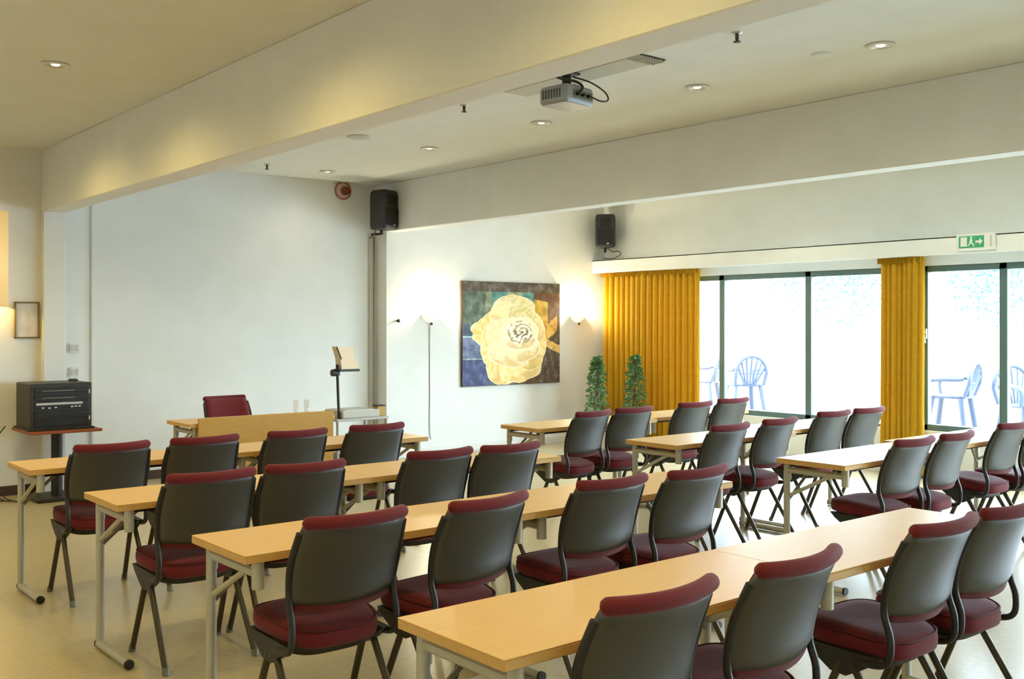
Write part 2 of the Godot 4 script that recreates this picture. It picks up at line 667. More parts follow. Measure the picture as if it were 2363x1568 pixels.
# ---------------------------------------------------------------- outside
func build_outside() -> void:
	var st := mb()
	pbox(st, 9.67, 60.0, -0.3, 0.12, -40.0, 60.0)
	struct("terrace", st, M.paving, "pale terrace paving outside the windows", "paving")
	var ch := thing("garden_chair", "dark fan-backed plastic garden chair outside the first window band", "garden chair", P(13.0, 0.12, 10.1), -0.5, "garden chairs on the terrace")
	# seat
	var out := PackedVector2Array()
	for k in 28:
		var a := TAU * k / 28
		out.append(Vector2(signf(cos(a)) * pow(absf(cos(a)), 0.5) * 0.24, signf(sin(a)) * pow(absf(sin(a)), 0.5) * 0.23))
	st = mb()
	cushion(st, out, [[0.23, 0.405], [0.0, 0.40], [0.0, 0.435], [0.01, 0.44], [0.23, 0.425]], func(_x, _z): return 0.0)
	part("seat", st, M.garden_plastic, ch)
	for sx in [-1.0, 1.0]:
		for sz in [-1.0, 1.0]:
			st = mb()
			tube(st, [Vector3(sx * 0.20, 0.41, sz * 0.18), Vector3(sx * 0.25, 0.0, sz * 0.24)], 0.04, 8)
			part("leg", st, M.garden_plastic, ch)
		st = mb()
		tube(st, curve([Vector3(sx * 0.25, 0.43, -0.20), Vector3(sx * 0.27, 0.60, -0.22), Vector3(sx * 0.275, 0.645, -0.10), Vector3(sx * 0.27, 0.65, 0.12), Vector3(sx * 0.24, 0.66, 0.22)]), 0.028, 8)
		part("armrest", st, M.garden_plastic, ch)
	var arch := []
	for k in 17:
		var a := PI * k / 16
		arch.append(Vector3(cos(a) * 0.25, 0.60 + sin(a) * 0.27, 0.24 + 0.05 + 0.03 * sin(a)))
	arch.push_front(Vector3(0.23, 0.42, 0.22))
	arch.push_back(Vector3(-0.23, 0.42, 0.22))
	st = mb()
	tube(st, arch, 0.028, 8)
	part("back_frame", st, M.garden_plastic, ch)
	for k in 7:
		var a := PI * (k + 1) / 8.0
		st = mb()
		tube(st, [Vector3(cos(a) * 0.09, 0.43, 0.235), Vector3(cos(a) * 0.235, 0.60 + sin(a) * 0.255, 0.29 + 0.03 * sin(a))], 0.017, 6)
		part("back_slat", st, M.garden_plastic, ch)
	st = mb()
	tube(st, [Vector3(-0.20, 0.60, 0.272), Vector3(0.20, 0.60, 0.272)], 0.012, 6)
	part("back_rail", st, M.garden_plastic, ch)
	copy(ch, "garden chair half hidden behind the edge of the corner curtain", P(13.2, 0.12, 11.1), 0.4)
	copy(ch, "garden chair whole in view through the pane with the window handle", P(13.0, 0.12, 6.75), 0.2)
	copy(ch, "garden chair seen from behind at the right edge of the picture", P(12.2, 0.12, 5.40), PI - 0.5)
	# pale trees beyond the terrace
	tree(P(27.0, 0.12, 17.5), 5.5, 2.4, "pale tree beyond the terrace, seen through the right pane of the first window", 61)
	tree(P(30.0, 0.12, 13.7), 5.0, 2.0, "pale tree beyond the terrace at the right edge of the picture", 62)

func tree(at: Vector3, h: float, r: float, label: String, sd: int) -> void:
	var q := RandomNumberGenerator.new()
	q.seed = sd
	var t := thing("garden_tree", label, "tree", at, 0.0, "trees outside")
	var st := mb()
	tube(st, curve([Vector3.ZERO, Vector3(0.1, h * 0.3, 0.05), Vector3(-0.05, h * 0.6, 0.0), Vector3(0.05, h * 0.9, 0.0)]), 0.09, 8)
	for k in 6:
		var a := TAU * k / 6.0
		tube(st, [Vector3(0, h * (0.35 + 0.07 * k), 0), Vector3(cos(a) * r * 0.6, h * (0.5 + 0.07 * k), sin(a) * r * 0.6)], 0.03, 6)
	part("trunk", st, M.pale_bark, t)
	st = mb()
	for k in 2600:
		var v := Vector3(q.randfn(), q.randfn(), q.randfn()).normalized() * pow(q.randf(), 0.45)
		var c := Vector3(v.x * r, h * 0.62 + v.y * h * 0.4, v.z * r)
		leaf(st, c, Vector3(q.randfn(), q.randfn(), q.randfn()).normalized(), q.randf_range(0.10, 0.2), q)
	var f := part("foliage", st, M.pale_leaf, t)
	f.set_meta("kind", "stuff")

func leaf(st: SurfaceTool, c: Vector3, dir: Vector3, l: float, q: RandomNumberGenerator) -> void:
	var side := dir.cross(Vector3(q.randfn(), q.randfn(), q.randfn())).normalized()
	var nrm := dir.cross(side)
	var w := l * 0.26
	st.set_smooth_group(-1)
	var a := c - dir * l / 2
	var b := c + dir * l / 2
	var m := c - nrm * w * 0.35
	for p in [a, c + side * w, m, c + side * w, b, m, a, m, c - side * w, m, b, c - side * w]:
		st.add_vertex(p)

# ---------------------------------------------------------------- lamps of the room
func build_lamps() -> void:
	var hot := glow("bulb_lamp_warm", Color(1.0, 0.93, 0.75), 3.0)
	downlight(1.79, 6.40, "lit downlight in the warm left ceiling bay, the only one there in view", WARM, E_LEFT, hot)
	for d in [8.0, 4.4, 2.4, 0.4]:
		downlight(1.79, d, "downlight of the left ceiling bay, outside the picture", WARM, E_LEFT, hot)
	for d in [7.4, 4.4, 1.4]:
		downlight(-0.2, d, "downlight of the left ceiling bay by the left wall, outside the picture", WARM, E_LEFT, hot)
	var names := ["downlight in the middle bay nearest the camera, at the upper right", "brightly lit downlight to the right of the ceiling projector", "downlight just below the ceiling projector in the picture", "small downlight between the ceiling projector and the corner loudspeaker", "farthest downlight of the middle bay, above the red alarm sounder"]
	var ds := [3.08, 4.38, 5.91, 7.39, 9.17]
	for k in 5:
		downlight(5.16, ds[k], names[k], WARM2, E_MID, hot)
	downlight(5.16, 1.5, "downlight of the middle bay, outside the picture", WARM2, E_MID, hot)
	for d in [8.4, 6.4, 4.4, 2.4]:
		downlight(8.30, d, "downlight of the window-side ceiling bay, hidden above the beam", WARM2, E_RIGHT, hot)
	# bowl uplighters on the bright front wall
	var shade := glow("sconce_shade_lamp", Color(1.0, 0.96, 0.88), 0.7)
	for k in 2:
		var x: float = [6.70, 8.98][k]
		var t := thing("wall_sconce", ["white bowl uplighter left of the painting with a cord hanging down", "white bowl uplighter between the painting and the corner"][k], "wall lamp", P(x, 1.50, 9.60), 0.0, "wall uplighters beside the painting")
		var st := mb()
		lathe(st, [[0.006, 0.0], [0.05, 0.012], [0.09, 0.045], [0.112, 0.095], [0.108, 0.095], [0.086, 0.050], [0.048, 0.018], [0.004, 0.008]], 24, Vector3(0, 0.0, 0.0), Basis(), PI)
		part("bowl_shade", st, shade, t)
		st = mb()
		lathe(st, [[0.001, -0.03], [0.012, -0.026], [0.016, -0.014], [0.010, -0.004], [0.006, 0.002]], 14, Vector3(0, 0, 0.045))
		part("finial", st, M.brass, t)
		st = mb()
		box(st, Vector3(0, 0.04, 0.008), Vector3(0.05, 0.07, 0.016), 0.004)
		part("wall_plate", st, M.white_plastic, t)
		st = mb()
		tube(st, [Vector3(0, 0.03, 0.05), Vector3(0, 0.075, 0.05)], 0.014, 10, -1.0, true)
		part("bulb", st, hot, t)
		omni(Vector3(0, 0.14, 0.08), Color(1.0, 0.94, 0.80), E_SCONCE, t, 0.04)
		if k == 0:
			st = mb()
			tube(st, curve([Vector3(0.0, 0.0, 0.012), Vector3(0.0, -0.3, 0.006), Vector3(0.002, -0.8, 0.006), Vector3(0.0, -1.2, 0.008), Vector3(0.015, -1.32, 0.012)]), 0.004, 6)
			part("cord", st, M.cord, t)
	# tall lamp shade on the far left of the front wall
	var t2 := thing("wall_lamp", "tall warm glowing half-round wall lamp at the left picture edge", "wall lamp", P(2.145, 1.63, 9.66), 0.0)
	var s2 := mb()
	lathe(s2, [[0.165, 0.0], [0.165, 0.82], [0.160, 0.82], [0.160, 0.0], [0.165, 0.0]], 24, Vector3.ZERO, Basis(), PI)
	var ls := glow("lamp_shade_cloth", Color(1.0, 0.84, 0.56), 0.35)
	part("lamp_shade", s2, ls, t2)
	s2 = mb()
	box(s2, Vector3(0, 0.40, 0.01), Vector3(0.10, 0.60, 0.02), 0.004)
	part("wall_plate", s2, M.white_plastic, t2)
	s2 = mb()
	tube(s2, [Vector3(0, 0.12, 0.08), Vector3(0, 0.30, 0.08)], 0.02, 10, -1.0, true)
	part("bulb", s2, hot, t2)
	omni(Vector3(0, 0.05, 0.09), WARM, 0.10, t2, 0.03)

# ---------------------------------------------------------------- folding tables
const TL := 1.27
const TW := 0.445

func make_table(label: String, at: Vector3) -> Node3D:
	var t := thing("folding_table", label, "table", at, 0.0, "narrow folding tables in rows")
	var st := mb()
	box(st, Vector3(0, 0.7185, 0), Vector3(TL - 0.002, 0.003, TW), 0.0012)
	part("tabletop", st, M.beech, t)
	st = mb()
	box(st, Vector3(0, 0.7035, 0), Vector3(TL - 0.002, 0.027, TW), 0.003)
	part("edge_band", st, M.beech_edge, t)
	for sz in [-1.0, 1.0]:
		st = mb()
		box(st, Vector3(0, 0.68, sz * 0.15), Vector3(TL - 0.10, 0.02, 0.025), 0.003)
		part("under_rail", st, M.cap_black, t)
	for sx in [-1.0, 1.0]:
		var f := pnode("leg_frame", t)
		var x: float = sx * (TL / 2 - 0.065)
		st = mb()
		tube(st, [Vector3(x, 0.02, -0.195), Vector3(x, 0.645, -0.195)], 0.019, 14)
		part("post", st, M.steel, f)
		st = mb()
		tube(st, [Vector3(x, 0.022, -0.205), Vector3(x, 0.022, 0.175)], 0.020, 14)
		part("foot", st, M.steel, f)
		for e in [[-0.207, -0.214], [0.177, 0.190]]:
			st = mb()
			tube(st, [Vector3(x, 0.022, e[0]), Vector3(x, 0.022, e[1])], 0.0215, 14)
			part("end_cap", st, M.cap_black, f)
		st = mb()
		box(st, Vector3(x, 0.650, -0.005), Vector3(0.036, 0.034, 0.36), 0.008)
		part("crossbar", st, M.steel, f)
		for e in [-0.19, 0.185]:
			st = mb()
			tube(st, [Vector3(x, 0.595, e), Vector3(x, 0.692, e)], 0.021, 14)
			part("end_block", st, M.steel, f)
		st = mb()
		tube(st, [Vector3(x, 0.50, -0.185), Vector3(x, 0.645, 0.10)], 0.011, 10)
		part("brace", st, M.steel, f)
		st = mb()
		tube(st, [Vector3(x, 0.47, -0.19), Vector3(x - sx * 0.22, 0.68, -0.15)], 0.009, 8)
		part("folding_stay", st, M.steel_dark, f)
	return t

const BACKS_L := [6.22, 4.875, 3.635, 2.275]
const BACKS_R := [6.12, 4.80, 3.60]
const SHIFT_R := [0.07, 0.10, 0.08]
const ROW_L := ["front row by the presenter's desk", "second row from the presenter's desk", "third row from the presenter's desk", "row nearest the camera"]
const ROW_R := ["window-side block, row nearest the painting", "window-side block, middle row", "window-side block, row nearest the camera"]

func build_tables() -> void:
	var proto: Node3D = null
	for blk in 2:
		var backs: Array = BACKS_L if blk == 0 else BACKS_R
		for r in backs.size():
			for k in 2:
				var x: float = (1.485 if blk == 0 else 4.93) + TL * (k + 0.5)
				var at := P(x, 0, backs[r] - TW / 2 + (SHIFT_R[r] if blk == 1 and k == 1 else 0.0))
				var lab: String = ("left" if k == 0 else "right") + "-hand beech folding table of the " + (ROW_L[r] if blk == 0 else ROW_R[r])
				if proto == null:
					proto = make_table(lab, at)
				else:
					copy(proto, lab, at)

# ---------------------------------------------------------------- chairs
func back_mid(s: float, t: float) -> Vector3:
	var y := 0.53 + 0.30 * t
	var z := 0.148 + 0.022 * t + 0.074 * pow(maxf(t, 0.0), 2.3)
	var hw := 0.198 + 0.012 * sin(PI * t)
	return Vector3(s * hw, y, z - 0.045 * s * s)

func back_grid(s0: float, s1: float, t0: Callable, t1: float, off: float, nu: int, nv: int, edge: float) -> Array:
	var rows := []
	for i in nv + 1:
		var row := []
		for j in nu + 1:
			var s := lerpf(s0, s1, float(j) / nu)
			var tb: float = t0.call(s)
			var t := lerpf(tb, t1, float(i) / nv)
			var p := back_mid(s, t)
			var px := back_mid(s + 0.01, t) - back_mid(s - 0.01, t)
			var py := back_mid(s, t + 0.01) - back_mid(s, t - 0.01)
			var n := px.cross(py).normalized()
			var rim := 1.0
			if i == 0 or i == nv or j == 0 or j == nu:
				rim = edge
			row.append(p + n * off * rim)
		rows.append(row)
	return rows

func make_chair(label: String, at: Vector3, turn: float) -> Node3D:
	var t := thing("conference_chair", label, "chair", at, turn, "burgundy conference chairs")
	var st := mb()
	# seat cushion
	var out := PackedVector2Array()
	for k in 40:
		var a := TAU * k / 40
		var zz := signf(sin(a)) * pow(absf(sin(a)), 0.55) * 0.19
		var w := 0.194 - 0.026 * (zz / 0.19)
		out.append(Vector2(signf(cos(a)) * pow(absf(cos(a)), 0.55) * w, zz - 0.052))
	var bend := func(_x, z): return -0.10 * z - 0.9 * pow(maxf(0.0, -z - 0.14), 2.0)
	cushion(st, out, [[0.175, 0.388], [0.02, 0.385], [0.004, 0.394], [0.0, 0.41], [0.0, 0.434], [0.008, 0.449], [0.03, 0.458], [0.08, 0.460], [0.175, 0.454]], bend)
	var seat := part("seat", st, M.burgundy, t)
	st = mb()
	var pp := []
	for p in out:
		pp.append(Vector3(p.x * 0.975, 0.4495 + bend.call(p.x, p.y), (p.y + 0.052) * 0.975 - 0.052))
	pp.append(pp[0])
	tube(st, pp, 0.0045, 6)
	part("piping", st, M.piping, seat)
	# black pan below the seat
	st = mb()
	var o2 := PackedVector2Array()
	for p in out:
		o2.append(Vector2(p.x * 0.95, (p.y + 0.052) * 0.80 - 0.06))
	cushion(st, o2, [[0.17, 0.335], [0.06, 0.337], [0.015, 0.350], [0.0, 0.392]], func(_x, z): return -0.10 * z)
	part("seat_pan", st, M.chair_black, t)
	# backrest: burgundy cushion in front, grey shell behind, roll over the top
	st = mb()
	var low := func(s): return -0.085 + 0.06 * s * s
	slab(st, back_grid(-0.97, 0.97, low, 1.0, 0.006, 14, 10, 1.0), back_grid(-0.97, 0.97, low, 1.0, -0.028, 14, 10, 0.3))
	var back := part("back_cushion", st, M.burgundy, t)
	st = mb()
	var low2 := func(s): return 0.0 + 0.05 * s * s
	slab(st, back_grid(-1.0, 1.0, low2, 1.0, 0.022, 14, 10, 0.55), back_grid(-1.0, 1.0, low2, 1.0, 0.002, 14, 10, 1.0))
	part("back_shell", st, M.grey_back, t)
	st = mb()
	var rp := []
	for k in 15:
		var s := lerpf(-0.92, 0.92, k / 14.0)
		var p := back_mid(s, 1.0)
		rp.append(p + Vector3(0, -0.004 + 0.004 * s * s, 0.004))
	tube(st, rp, 0.0235, 14, 0.0235, true)
	part("top_roll", st, M.burgundy, back)
	# tubular uprights from the seat to the back
	for sx in [-1.0, 1.0]:
		st = mb()
		tube(st, curve([Vector3(sx * 0.185, 0.372, -0.06), Vector3(sx * 0.203, 0.372, 0.06), Vector3(sx * 0.208, 0.395, 0.125), Vector3(sx * 0.206, 0.47, 0.135), back_mid(sx * 1.02, 0.10) + Vector3(0, 0, 0.008), back_mid(sx * 1.02, 0.5) + Vector3(0, 0, 0.010), back_mid(sx * 1.01, 0.88) + Vector3(0, 0, 0.008)], 5), 0.012, 9)
		part("upright", st, M.chair_black, t)
		st = mb()
		prism(st, PackedVector2Array([Vector2(-0.10, 0.395), Vector2(0.20, 0.402), Vector2(0.17, 0.372), Vector2(0.09, 0.318), Vector2(0.03, 0.312), Vector2(-0.03, 0.345)]), 0.032, Vector3(sx * 0.188, 0, 0), Basis(Vector3(0, 0, -1), Vector3(0, 1, 0), Vector3(1, 0, 0)))
		part("side_bracket", st, M.chair_black, t)
		st = mb()
		tube(st, curve([Vector3(sx * 0.190, 0.372, -0.045), Vector3(sx * 0.193, 0.33, -0.066), Vector3(sx * 0.203, 0.012, -0.20)], 4), 0.0135, 10)
		var fl := part("leg", st, M.chair_leg, t)
		st = mb()
		tube(st, curve([Vector3(sx * 0.190, 0.372, -0.025), Vector3(sx * 0.193, 0.33, 0.004), Vector3(sx * 0.203, 0.012, 0.203)], 4), 0.0135, 10)
		var rl := part("leg", st, M.chair_leg, t)
		for e in [[fl, -0.204], [rl, 0.207]]:
			st = mb()
			tube(st, [Vector3(sx * 0.2035, 0.0, e[1]), Vector3(sx * 0.203, 0.03, e[1] * 0.97)], 0.016, 10)
			part("foot_glide", st, M.steel_dark, e[0])
	return t


# place of each chair: X, D of its feet centre and turn in degrees
const SEATS_L := [
	[[1.87, 5.855, 0.0], [2.39, 5.855, 0.0], [2.96, 5.84, 2.0], [3.53, 5.845, 0.0]],
	[[1.85, 4.505, 0.0], [2.31, 4.50, -2.0], [3.065, 4.50, 0.0], [3.505, 4.47, 0.0]],
	[[1.83, 3.26, 0.0], [2.35, 3.22, 7.0], [3.065, 3.265, 0.0], [3.56, 3.23, 2.0]],
	[[1.885, 1.92, 0.0], [2.435, 1.915, 3.0], [3.255, 1.92, 0.0], [3.715, 1.92, 0.0]],
]
const SEATS_R := [
	[[5.26, 5.68, 8.0], [5.76, 5.72, 0.0], [6.53, 5.77, 0.0], [7.12, 5.85, 0.0]],
	[[5.26, 4.41, 4.0], [5.84, 4.45, 4.0], [6.66, 4.56, 0.0], [7.13, 4.56, 0.0]],
	[[5.42, 3.235, 0.0], [5.89, 3.235, 3.0], [6.80, 3.315, 0.0], [7.27, 3.30, 0.0]],
]
const NTH := ["leftmost", "second", "third", "rightmost"]

func build_chairs() -> void:
	var proto: Node3D = null
	for blk in 2:
		var rows: Array = SEATS_L if blk == 0 else SEATS_R
		for r in rows.size():
			for k in 4:
				var a: Array = rows[r][k]
				var at := P(a[0], 0, a[1])
				var row: String = ROW_L[r] if blk == 0 else ROW_R[r]
				var lab: String = NTH[k] + " burgundy chair, grey back, " + row
				if proto == null:
					proto = make_chair(lab, at, deg_to_rad(a[2]))
				else:
					copy(proto, lab, at, deg_to_rad(a[2]))
	copy(proto, "burgundy chair behind the presenter's desk, facing the room", P(3.86, 0, 8.46), PI + 0.06)

# ---------------------------------------------------------------- presenter's corner
func build_front_desk() -> void:
	var desk := make_table("presenter's folding table with a brown wooden front panel", P(3.735, 0, 7.86))
	desk.set_meta("group", "presenter's corner")
	var st := mb()
	box(st, Vector3(0.02, 0.475, 0.236), Vector3(1.17, 0.57, 0.02), 0.003)
	part("front_panel", st, M.oak_panel, desk, "brown wooden panel hung on the front")
	# two tumblers on the desk
	var g := thing("drinking_glass", "left one of two clear glasses on the presenter's desk", "glass", P(4.12, 0.72, 7.86), 0.0, "glasses on the presenter's desk")
	st = mb()
	lathe(st, [[0.001, 0.001], [0.017, 0.001], [0.019, 0.01], [0.023, 0.125], [0.0215, 0.125], [0.0175, 0.012], [0.001, 0.010]], 20)
	part("body", st, M.tumbler_glass, g)
	copy(g, "right one of two clear glasses on the presenter's desk", P(4.21, 0.72, 7.84))
	# overhead projector trolley
	var c := thing("projector_trolley", "grey trolley carrying the overhead projector beside the desk", "trolley", P(5.04, 0, 8.50))
	st = mb()
	box(st, Vector3(0, 0.60, 0), Vector3(0.56, 0.025, 0.42), 0.004)
	part("top_shelf", st, M.cart_grey, c)
	st = mb()
	box(st, Vector3(0, 0.30, 0), Vector3(0.54, 0.02, 0.40), 0.004)
	part("middle_shelf", st, M.cart_grey, c)
	for sx in [-1.0, 1.0]:
		for sz in [-1.0, 1.0]:
			st = mb()
			tube(st, [Vector3(sx * 0.262, 0.05, sz * 0.19), Vector3(sx * 0.262, 0.59, sz * 0.19)], 0.013, 10)
			part("upright", st, M.cart_grey, c)
			st = mb()
			lathe(st, [[0.001, -0.012], [0.02, -0.012], [0.025, -0.006], [0.025, 0.006], [0.02, 0.012], [0.001, 0.012]], 16, Vector3(sx * 0.262, 0.025, sz * 0.19), Basis(Vector3(0, 0, 1), PI / 2))
			part("caster", st, M.cap_black, c)
	var o := thing("overhead_projector", "overhead projector with a dark post and cream mirror head", "overhead projector", P(5.02, 0.6125, 8.46))
	st = mb()
	box(st, Vector3(0, 0.035, 0), Vector3(0.40, 0.07, 0.34), 0.008)
	part("stage_box", st, M.plate_grey, o)
	st = mb()
	box(st, Vector3(0, 0.072, 0), Vector3(0.31, 0.006, 0.29), 0.001)
	part("stage_glass", st, M.silver, o)
	st = mb()
	tube(st, [Vector3(-0.215, 0.0, 0.13), Vector3(-0.235, 0.50, 0.13)], 0.013, 10)
	part("post", st, M.cap_black, o)
	st = mb()
	tube(st, [Vector3(-0.29, 0.425, 0.13), Vector3(-0.235, 0.425, 0.13)], 0.032, 14)
	tube(st, [Vector3(-0.235, 0.40, 0.13), Vector3(-0.235, 0.46, 0.13)], 0.028, 12)
	part("focus_knob", st, M.cap_black, o)
	st = mb()
	box(st, Vector3(-0.13, 0.445, 0.12), Vector3(0.22, 0.022, 0.12), 0.005)
	part("lens_arm", st, M.chair_black, o)
	st = mb()
	var poly := PackedVector2Array([Vector2(-0.10, 0.0), Vector2(0.085, 0.0), Vector2(0.08, 0.05), Vector2(0.03, 0.09), Vector2(0.03, 0.20), Vector2(-0.145, 0.21), Vector2(-0.11, 0.10)])
	prism(st, poly, 0.10, Vector3(-0.11, 0.455, 0.12))
	part("mirror_head", st, M.cream, o)
	st = mb()
	tube(st, [Vector3(-0.265, 0.665, 0.175), Vector3(-0.215, 0.55, 0.175)], 0.006, 8)
	part("mirror_rim", st, M.cap_black, o)
	# things on the trolley
	var b := thing("ring_binder", "dark red binder lying on the trolley's middle shelf", "binder", P(5.06, 0.31, 8.40))
	st = mb()
	box(st, Vector3(0, 0.04, 0), Vector3(0.28, 0.07, 0.24), 0.006)
	part("cover", st, M.book_red, b)
	st = mb()
	box(st, Vector3(0, 0.04, 0.004), Vector3(0.262, 0.056, 0.238), 0.001)
	part("pages", st, M.white_plastic, b)
	var bx := thing("cardboard_box", "small yellowish box at the right end of the trolley", "box", P(5.28, 0.6125, 8.40))
	st = mb()
	box(st, Vector3(0, 0.045, 0), Vector3(0.09, 0.09, 0.09), 0.004)
	part("body", st, M.cardboard, bx)
	st = mb()
	box(st, Vector3(0, 0.097, 0), Vector3(0.094, 0.014, 0.094), 0.003)
	part("lid", st, M.dark_brown, bx)

# ---------------------------------------------------------------- audio rack corner
func build_av_corner() -> void:
	var t := thing("pedestal_table", "small pedestal table with reddish top and black column under the rack", "table", P(2.60, 0, 9.26))
	var st := mb()
	box(st, Vector3(0, 0.588, 0), Vector3(0.58, 0.024, 0.58), 0.006)
	part("tabletop", st, M.red_wood, t)
	st = mb()
	tube(st, [Vector3(0, 0.03, 0), Vector3(0, 0.576, 0)], 0.045, 18)
	part("column", st, M.cap_black, t)
	st = mb()
	box(st, Vector3(0, 0.016, 0), Vector3(0.42, 0.032, 0.42), 0.01)
	part("base_plate", st, M.rack_black, t)
	var r := thing("audio_rack", "black audio rack cabinet with a glass-like front and silver control strip", "audio rack", P(2.58, 0.60, 9.27))
	st = mb()
	box(st, Vector3(0, 0.195, 0), Vector3(0.49, 0.39, 0.44), 0.006)
	part("case", st, M.rack_black, r)
	st = mb()
	box(st, Vector3(0, 0.008, 0.004), Vector3(0.53, 0.016, 0.47), 0.004)
	part("base_rim", st, M.cap_black, r)
	var units := [[0.05, 0.06], [0.12, 0.07], [0.20, 0.06], [0.262, 0.05], [0.325, 0.05]]
	for u in units:
		st = mb()
		box(st, Vector3(0.0, u[0] + 0.01, 0.224), Vector3(0.43, u[1] - 0.006, 0.014), 0.003)
		part("device_panel", st, M.rack_face, r)
	st = mb()
	box(st, Vector3(-0.02, 0.222, 0.234), Vector3(0.37, 0.020, 0.006), 0.002)
	part("control_strip", st, M.silver, r, "silver control strip")
	for k in 6:
		st = mb()
		box(st, Vector3([-0.10, -0.05, 0.08, 0.11, 0.14, -0.15][k], [0.188, 0.19, 0.192, 0.195, 0.194, 0.19][k], 0.233), Vector3(0.02, 0.009, 0.006), 0.001)
		part("button", st, M.white_plastic, r)
	for y in [0.09, 0.315]:
		st = mb()
		box(st, Vector3(0.222, y, 0.224), Vector3(0.012, 0.034, 0.012), 0.002)
		part("catch", st, M.silver, r)
	for y in [0.27, 0.33]:
		st = mb()
		box(st, Vector3(-0.03, y, 0.2335), Vector3(0.26, 0.008, 0.004), 0.001)
		part("display_strip", st, M.steel_dark, r)
	# small black remote on top of the rack
	var rem := thing("remote_receiver", "tiny black box lying on top of the audio rack", "box", P(2.74, 0.99, 9.28))
	st = mb()
	prism(st, round_rect(0.06, 0.022, 0.008), 0.07, Vector3(0, 0.011, 0))
	part("body", st, M.cap_black, rem)
	st = mb()
	box(st, Vector3(0, 0.011, 0.0355), Vector3(0.03, 0.008, 0.002), 0.0005)
	part("lens", st, M.dark_brown, rem)
	# cables hanging behind the rack and lying on the floor
	var cb := thing("cable_loops", "dark cables hanging down left of the pedestal table", "cable", P(2.20, 0, 9.50))
	for k in 3:
		st = mb()
		var x := -0.12 + 0.04 * k
		tube(st, curve([Vector3(x + 0.08, 0.62, 0.05), Vector3(x, 0.50, 0.06), Vector3(x - 0.02, 0.30, 0.05), Vector3(x + 0.03, 0.10, 0.06), Vector3(x + 0.07, 0.02, 0.10), Vector3(x + 0.12, 0.006, 0.16 + 0.05 * k)]), 0.005, 6)
		part("cable", st, M.cord_dark, cb)

